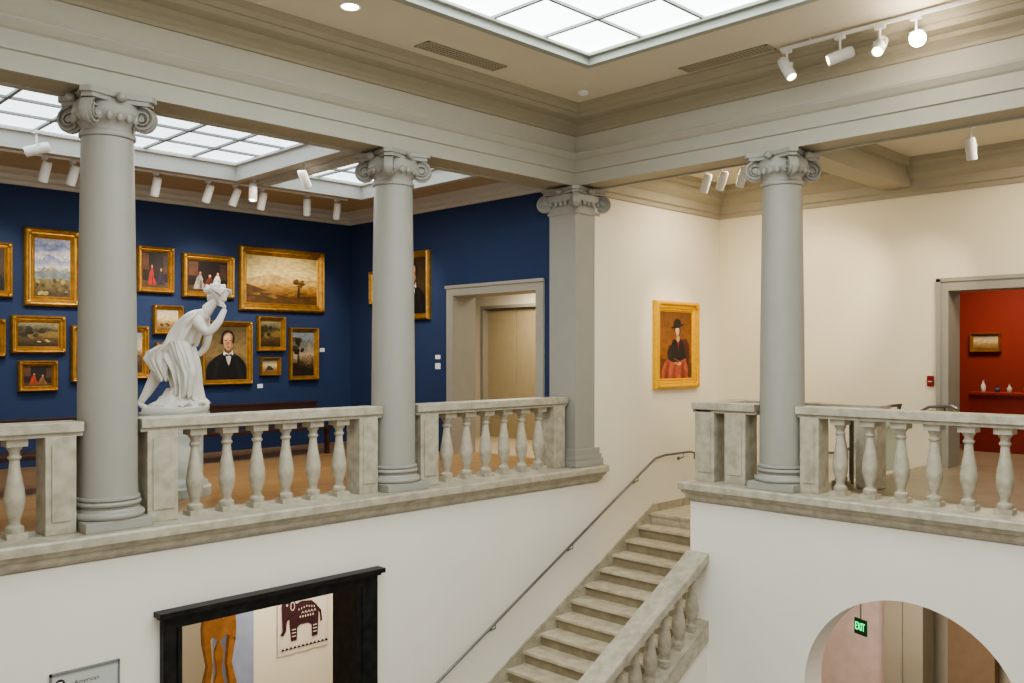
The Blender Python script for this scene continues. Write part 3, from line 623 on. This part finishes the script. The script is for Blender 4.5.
E=[(0,1),(1,2),(2,3),(3,4),(4,5),(5,6),(6,7),(3,8),(8,9),(9,10),(10,11),(3,12),(12,13),(13,14),(14,15),(0,16),(16,17),(17,18),(18,19),(0,20),(20,21),(21,22),(22,23)]
R=[(.165,.155),(.13,.14),(.145,.145),(.135,.16),(.085,.085),.06,.055,.055,.078,.058,.046,.032,.078,.056,.042,.03,.115,.085,.048,.034,.11,.085,.056,.03]
skin_obj('body',V,E,R,S,MARB)
def hand(name,w,dirv,side,s=1):
    w=Vector(w); d=Vector(dirv).normalized(); sd=Vector(side).normalized(); nrm=d.cross(sd).normalized()
    vs=[w,w+d*.05*s]; es=[(0,1)]; rd=[(.024*s,.022*s),(.03*s,.024*s)]; roots=[0]
    for k,(o,l) in enumerate(((-.022,.055),(-.008,.065),(.008,.06),(.022,.048))):
        i=len(vs); b=w+d*.05*s+sd*o*s
        vs+=[b,b+d*l*.5*s+nrm*.006,b+d*l*s+nrm*.022]; es+=[(i,i+1),(i+1,i+2)]; rd+=[.009*s]*3; roots.append(i)
    i=len(vs); b=w+d*.02*s-sd*.02*s; vs+=[b,b+d*.02*s-sd*.02*s+nrm*.008,b+d*.045*s-sd*.028*s+nrm*.015]; es+=[(i,i+1),(i+1,i+2)]; rd+=[.01*s]*3; roots.append(i)
    skin_obj(name,[tuple(v) for v in vs],es,rd,S,MARB,roots,1)
hand('hand',pr(228,307,-.09),(-.45,.1,.8),(.3,.9,.1)); hand('hand',pr(193,355,.14),(-.5,-.5,-.4),(.1,.9,.2))
skin_obj('foot',[pr(144,397,-.04),pr(141,402,-.05),pr(147,405,-.06),pr(151,406,-.06)],[(0,1),(1,2),(2,3)],[.034,.036,.032,.022],S,MARB,0,2)
bm=bmesh.new(); H=Vector(pr(219,293)); fd=Vector((.80,-.2,-.50)).normalized()
up=(Vector((0,0,1))-fd*fd.z).normalized()
def blob(bm,c,s,q=None,sub=3):
    M=Matrix.Translation(c)@(q.to_matrix().to_4x4() if q else Matrix())@Matrix.Diagonal((s[0],s[1],s[2],1)); bmesh.ops.create_icosphere(bm,subdivisions=sub,radius=1,matrix=M)
Q=Matrix((fd,up.cross(fd),up)).transposed().to_quaternion()
blob(bm,H+fd*.02,(.085,.075,.105),Q); blob(bm,H+fd*.1-up*.005,(.022,.012,.022),Q); blob(bm,H+fd*.09-up*.045,(.014,.025,.008),Q); blob(bm,H+fd*.07-up*.085,(.03,.03,.022),Q)
sd=up.cross(fd)
for s in (-1,1):
    blob(bm,H+fd*.085+up*.025+sd*s*.03,(.01,.015,.008),Q); blob(bm,H+sd*s*.076,(.02,.01,.03),Q)
mk('face',bm,MARB,S,80)
bm=bmesh.new(); blob(bm,H-fd*.025+up*.025,(.112,.098,.092),Q,5); blob(bm,H-fd*.125-up*.015,(.06,.058,.052),Q,4); blob(bm,H-fd*.07-up*.07,(.05,.07,.04),Q,4)
for v in bm.verts:
    d=v.co-H
    v.co+=d.normalized()*(.014*math.sin(55*d.dot(fd)+3*math.sin(30*d.dot(sd)))+.03*noise.noise(d*22))
# hair locks wrapping the head
for s in (-1,1):
    for k in range(4):
        a0=.2+.25*k
        tube(bm,[H+fd*(.08-.05*j)+up*(.03+.085*math.sin(a0+.25*j)-.02*j)+sd*s*(.1*math.cos(a0*.9)) for j in range(4)],.014,6)
mk('hair',bm,MARB,S,80)
def folds(name,path,nf,amp,seed=0):
    bm=bmesh.new(); n=144; RR=[]
    K=len(path); fine=[]
    for i in range(K-1):
        for s in range(8):
            t=s/8; fine.append([path[i][j]*(1-t)+path[i+1][j]*t for j in range(5)])
    fine.append(list(path[-1]))
    for k,(cx,cy,cz,rx,ry) in enumerate(fine):
        u=k/(len(fine)-1); ring=[]
        for i in range(n):
            a=2*math.pi*i/n; nz=noise.noise((math.cos(a)*1.8+seed,math.sin(a)*1.8,u*2))
            w_=math.sin(nf*a+seed+u*2.5+nz*4); w_=(abs(w_)**.6)*(1 if w_>0 else -1)
            m=1+amp*(.5+.6*u)*(w_*.55+math.sin(int(nf*1.9)*a-u*3+seed+nz*3)*.35+nz*.8)
            ring.append(bm.verts.new((cx+rx*m*math.cos(a),cy+ry*m*math.sin(a),cz+.02*math.sin(nf*a+u*4)*u)))
        RR.append(ring)
    for a,b in zip(RR,RR[1:]):
        for i in range(n): bm.faces.new((a[i],a[(i+1)%n],b[(i+1)%n],b[i]))
    bm.faces.new(RR[0][::-1]); bm.faces.new(RR[-1]); mk(name,bm,MARB,S,60)
def pq(px,py,rx,ry,d=0): x,y,z=pr(px,py,d); return (x,y,z,rx,ry)
folds('drapery',[pq(181,337,.13,.15),pq(179,348,.18,.18),pq(181,358,.19,.19),pq(185,370,.17,.19),pq(187,384,.15,.18),pq(187,398,.17,.2)],9,.2)
folds('drapery',[pq(204,309,.07,.14),pq(198,317,.125,.175),pq(189,329,.15,.165),pq(181,343,.17,.165)],8,.12,2)
folds('drapery',[pq(174,343,.11,.07,-.13),pq(164,350,.12,.08,-.12),pq(161,358,.13,.07,-.12),pq(164,368,.09,.06,-.12),pq(168,378,.05,.04,-.12)],7,.24,1)
folds('drapery',[pq(184,340,.09,.06,-.15),pq(190,356,.09,.06,-.18),pq(195,372,.07,.05,-.19),pq(193,394,.06,.05,-.17)],6,.24,5)

# ---------------------------------------------------------------- lower gallery seen through black portal
boxes('door_3',[((3.60,8.22,LOW),(3.73,8.3,-.96)),((5.86,8.22,LOW),(6.07,8.3,-.96)),((3.60,8.221,-.98),(6.07,8.3,-.86)),((3.54,8.15,-.86),(6.13,8.3,-.81)),((3.57,8.19,-.89),(6.1,8.3,-.86)),
  ((5.80,8.232,LOW),(5.875,8.72,-.955)),((3.745,8.232,LOW),(3.79,8.72,-.955)),((3.745,8.233,-.99),(5.875,8.72,-.955))],BLACKM,bev=.004,kind='structure')
boxes('ceiling_lower_gallery',[((-1,8.7,-.45),(12,14,-.35))],TRIMW,kind='structure')
boxes('wall_lower_gallery',[((5.75,10.95,LOW),(9,11.2,-.45)),((-1,13.6,LOW),(9,13.9,-.4))],WARM,kind='structure')
boxes('trim_7',[((5.6,10.8,LOW),(5.95,11.25,-.45))],mat('pier_bluegrey',(150,158,178),.6),kind='structure')
tx0,tx1=6.38,7.2; tz0,tz1=-2.55,-1.62
r=empty('wall_hanging',((tx0+tx1)/2,10.93,(tz0+tz1)/2),label='white cloth hanging with dark maroon elephant figure',cat='wall hanging')
bm=bmesh.new(); W,Hh=(tx1-tx0)/2,(tz1-tz0)/2
CL=mat('cloth_white',(218,206,188),.9,var=.04); MR=mat('cloth_maroon',(62,26,32),.9,var=.2,scale=20)
n=10
for i in range(n):
    a=-W+2*W*i/n; b=-W+2*W*(i+1)/n; bm.faces.new([bm.verts.new(p) for p in ((a,.008*math.sin(i*2),-Hh),(b,.008*math.sin(i*2+2),-Hh),(b,0,Hh),(a,0,Hh))])
bmesh.ops.remove_doubles(bm,verts=bm.verts,dist=.0005)
def sh(p,mi=1,y=-.012):
    f=bm.faces.new([bm.verts.new((a*W,y,b*Hh)) for a,b in p]); f.material_index=mi
sh([(-.5,-.62),(-.56,-.1),(-.58,.15),(-.45,.42),(-.1,.52),(.3,.48),(.52,.3),(.58,.0),(.56,-.3),(.54,-.62),(.32,-.62),(.3,-.25),(.15,-.18),(-.15,-.18),(-.26,-.25),(-.28,-.62)])
sh([(-.86,.45),(-.82,.66),(-.68,.76),(-.45,.7),(-.3,.45),(-.36,.15),(-.55,.05),(-.66,.0),(-.7,-.3),(-.8,-.42),(-.92,-.36),(-.82,-.28),(-.84,.1)],1,-.014)
sh([(.5,.3),(.68,.12),(.72,-.2),(.65,-.24),(.62,.05),(.48,.2)],1,-.0145)
for k in range(7): sh(ell(-.2+.1*k,.34-.02*abs(k-3),.022,.03,8),0,-.016)
for k in range(6): sh(ell(-.15+.1*k,.05,.028,.035,8),0,-.016)
for k in range(5): sh([(-.12+.12*k,.12),(-.06+.12*k,.22),(.0+.12*k,.12),(-.06+.12*k,.17)],0,-.0162)
for xx in (-.4,.43):
    for k in range(3): sh([(xx-.08,-.5+.1*k),(xx+.08,-.5+.1*k),(xx+.08,-.47+.1*k),(xx-.08,-.47+.1*k)],0,-.0163)
sh(ell(-.66,.48,.035,.035,8),0,-.017); sh(ell(-.45,.42,.09,.14,12),0,-.0165); sh(ell(-.45,.42,.06,.11,12),1,-.0175)
sh([(-.22,.56),(-.1,.62),(-.05,.82),(.05,.92),(.15,.82),(.2,.62),(.32,.56)],1,-.0142)
for k in range(12): sh([(-.9+.155*k,-.86),(-.82+.155*k,-.78),(-.74+.155*k,-.86)],1,-.013)
me=bpy.data.meshes.new('cloth'); bm.to_mesh(me); bm.free(); me.materials.append(CL); me.materials.append(MR)
o=bpy.data.objects.new('cloth',me); C.objects.link(o); o.parent=r
boxes('hanging_rod',[((-W-.03,-.01,Hh-.01),(W+.03,.015,Hh+.015))],DARKWOOD,r)
r=empty('carved_wood_sculpture',(5.0,9.9,LOW),label='tall ochre carved wooden sculpture with cut-outs and curved crest',cat='sculpture')
WD=mat('ochre_wood',(180,120,58),.5,var=.2,scale=8)
def plate(name,outl,th=.05):
    bm=bmesh.new(); f=bm.faces.new([bm.verts.new((x,-th/2,z)) for x,z in outl]); e=bmesh.ops.extrude_face_region(bm,geom=[f]); bmesh.ops.translate(bm,vec=(0,th,0),verts=[v for v in e['geom'] if isinstance(v,bmesh.types.BMVert)])
    mk(name,bm,WD,r)
plate('crest',[(-.2,2.4),(-.21,2.6),(-.19,2.76),(-.14,2.84),(-.1,2.72),(-.04,2.68),(0,2.74),(.04,2.68),(.1,2.72),(.15,2.84),(.19,2.76),(.21,2.6),(.2,2.4),(.08,2.5),(0,2.42),(-.08,2.5)],.07)
plate('stile',[(-.2,0),(-.21,1.9),(-.15,2.15),(-.2,2.42),(-.12,2.46),(-.09,2.15),(-.13,1.85),(-.12,0)],.07)
plate('stile',[(.2,0),(.21,1.9),(.15,2.15),(.2,2.42),(.12,2.46),(.09,2.15),(.13,1.85),(.12,0)],.07)
plate('splat',[(-.03,0),(-.05,1.6),(-.085,1.85),(-.03,2.05),(-.055,2.3),(0,2.45),(.055,2.3),(.03,2.05),(.085,1.85),(.05,1.6),(.03,0)],.04)
plate('cross_rail',[(-.13,1.5),(-.13,1.62),(.13,1.62),(.13,1.5)],.045)
sx0,sx1=2.63,3.22; szt=-1.17
r=empty('information_sign',((sx0+sx1)/2,8.3,szt-.35),label='light grey framed gallery sign reading American',cat='sign')
w=(sx1-sx0)/2
boxes('sign_panel',[((-w+.015,-.02,-.33),(w-.015,0,.33))],mat('sign_face',(186,188,184),.5,var=.01),r)
boxes('sign_frame',[((-w,-.03,.33),(w,0,.35)),((-w,-.03,-.35),(w,0,-.33)),((-w,-.03,-.35),(-w+.015,0,.35)),((w-.015,-.03,-.35),(w,0,.35))],mat('sign_frame_grey',(118,120,120),.5),r)
bm=bmesh.new(); lathe(bm,[(.042,-.0015),(.042,.0015)],n=24); bx(bm,(-.02,-.02,.001),(.02,.02,.003),1); o=mk('sign_emblem',bm,[BLACKP,WHITEP],r,loc=(-w+.08,-.022,.25)); o.rotation_euler[0]=math.pi/2
def text(s,size,loc,rot,m,parent,name='sign_lettering',ex=.002):
    cu=bpy.data.curves.new(name,'FONT'); cu.body=s; cu.size=size; cu.extrude=ex; cu.align_x='CENTER'; cu.align_y='CENTER'
    tmp=bpy.data.objects.new(name+'_tmp',cu); C.objects.link(tmp); bpy.context.view_layer.update()
    me=bpy.data.meshes.new_from_object(tmp.evaluated_get(bpy.context.evaluated_depsgraph_get())); bpy.data.objects.remove(tmp)
    me.materials.clear(); me.materials.append(m)
    o=bpy.data.objects.new(name,me); C.objects.link(o); o.parent=parent; o.location=loc; o.rotation_euler=rot; return o
text('American',.056,(.01,-.021,.235),(math.pi/2,0,0),mat('sign_ink',(60,62,64),.5),r,ex=.0006)
# ---------------------------------------------------------------- lower corridor through arch
CZ=-.98
boxes('wall_corridor',[((12.6,5.1,LOW),(12.9,6.3,CZ)),((16,-3,LOW),(16.2,7,CZ))],mat('corridor_white',(226,208,197),.8),kind='structure')
boxes('wall_corridor_side',[((10.02,6.3,LOW),(12.9,6.39,CZ))],mat('corridor_white',(226,208,197),.8),kind='structure')
boxes('trim_8',[((12.4,4.86,LOW),(12.9,5.1,CZ)),((12.45,4.6,LOW),(12.85,4.86,CZ))],TRIM,kind='structure')
boxes('wall_corridor_far',[((13.1,3.9,LOW),(13.3,4.5,CZ)),((12.9,-3,LOW),(13.1,3.4,CZ))],mat('corridor_tan',(164,138,108),.8),kind='structure')
boxes('ceiling_corridor',[((10.02,-3,CZ),(16.2,6.39,CZ+.03))],mat('corridor_soffit',(164,142,114),.8),kind='structure')
y=EY(860,11.0); z=ZZ(627,11.0,y)
r=empty('exit_sign',(11.0,y,z),-math.radians(22),label='narrow exit sign with glowing green letters hanging in corridor',cat='exit sign')
boxes('sign_box',[((0,-.1,-.1),(.025,.1,.1))],mat('exit_box',(14,60,34),.5),r,bev=.005)
boxes('sign_stem',[((.006,-.006,.1),(.018,.006,CZ-z))],METAL,r)
o=text('EXIT',.1,(-.003,0,0),(math.pi/2,0,-math.pi/2),emis('exit_green',(30,230,120),3.0),r); o.scale=(.8,1.4,1)
# ---------------------------------------------------------------- red room display
r=empty('display_pedestal',(16.2,4.75,0),label='solid red display case with small glass vessels on top',cat='pedestal')
boxes('pedestal_body',[((-.25,-.6,0),(.25,.4,.94)),((-.28,-.63,.94),(.28,.43,.98))],mat('pedestal_red',(128,40,26),.6),r)
for k,(yy,h,c) in enumerate(((5.0,.2,(205,205,196)),(4.78,.1,(70,84,110)),(4.6,.14,(190,180,160)),(4.35,.16,(150,110,70)))):
    bm=bmesh.new(); lathe(bm,[(.03,0),(.04,h*.2),(.04,h*.5),(.016,h*.75),(.016,h*.95),(.022,h)],n=16)
    mk('glass_vessel',bm,mat('vessel_%d'%k,c,.2),loc=(16.2,yy,.981),smooth=True,label=['white glass bottle','small blue glass vessel','cream glass bottle','amber glass vessel'][k]+' on red display case',cat='vessel')

# ---------------------------------------------------------------- lights
K=1.5
def area(loc,size,energy,col,rot=(0,0,0),sy=None):
    l=bpy.data.lights.new('unseen_area_light','AREA'); l.energy=energy*K; l.color=col; l.size=size  # unseen area light, no fitting is modelled for it
    if sy: l.shape='RECTANGLE'; l.size_y=sy
    o=bpy.data.objects.new('unseen_area_light',l); o.location=loc; o.rotation_euler=rot; C.objects.link(o); return o
def spotl(loc,tgt,e,ang=50,col=(1,.85,.64),blend=.8):
    l=bpy.data.lights.new('spot_lamp','SPOT'); l.energy=e*K; l.spot_size=math.radians(ang); l.spot_blend=blend; l.color=col; l.shadow_soft_size=.06
    o=bpy.data.objects.new('spot_lamp',l); o.location=loc; o.rotation_euler=(Vector(tgt)-Vector(loc)).to_track_quat('-Z','Y').to_euler(); C.objects.link(o)
W1=(1,.87,.68)
area((11.7,7.0,4.3),.8,38,W1); area((11.8,3.0,4.3),.8,40,W1)
spotl((10.9,6.0,3.9),(12.0,8.3,1.8),150,38); spotl((11.3,4.6,3.9),(13.33,6.6,2.4),150,50); spotl((11.6,3.6,3.9),(13.33,5.2,2.3),85,46)
for x in (3.4,5.2,6.6,8.2): spotl((x,12.0,3.9),(x+.1,13.86,2.3),110,62,(1,.88,.72))
spotl((7.8,10.8,3.9),(9.6,12.2,2.1),85,55,(1,.88,.72))
spotl((3.6,8.95,3.9),(4.5,9.95,1.8),18,40,(1,.93,.82))
area((6.0,11.0,4.1),3.0,60,(1,.93,.82),sy=2.0)  # added unseen fill, makes up for the dimmed laylight panes
area((11,11,2.9),1.0,45,(1,.9,.74)); area((15.3,4.5,3.3),1.0,62,W1)
area((6.5,9.8,-.5),1.5,50,(1,.92,.82)); area((5,12.6,-.5),1.5,40,(1,.88,.75)); area((11.2,4.4,-1.05),.8,28,(1,.88,.78)); area((14.5,4.0,-1.05),.8,26,(1,.78,.56))
w=bpy.data.worlds.new('World'); bpy.context.scene.world=w; w.use_nodes=True
w.node_tree.nodes['Background'].inputs['Color'].default_value=(1,.95,.87,1); w.node_tree.nodes['Background'].inputs['Strength'].default_value=.8
try: bpy.context.scene.view_settings.look='AgX - Medium High Contrast'
except Exception as ex: print(ex)
cam=bpy.data.cameras.new('camera'); co=bpy.data.objects.new('camera',cam); C.objects.link(co); co.location=(0,0,1.6); co.rotation_euler=(math.pi/2,0,-math.pi/4)
cam.sensor_width=36; cam.lens=F/1024*36; cam.shift_y=13.5/1024; cam.clip_start=.05
bpy.context.scene.camera=co
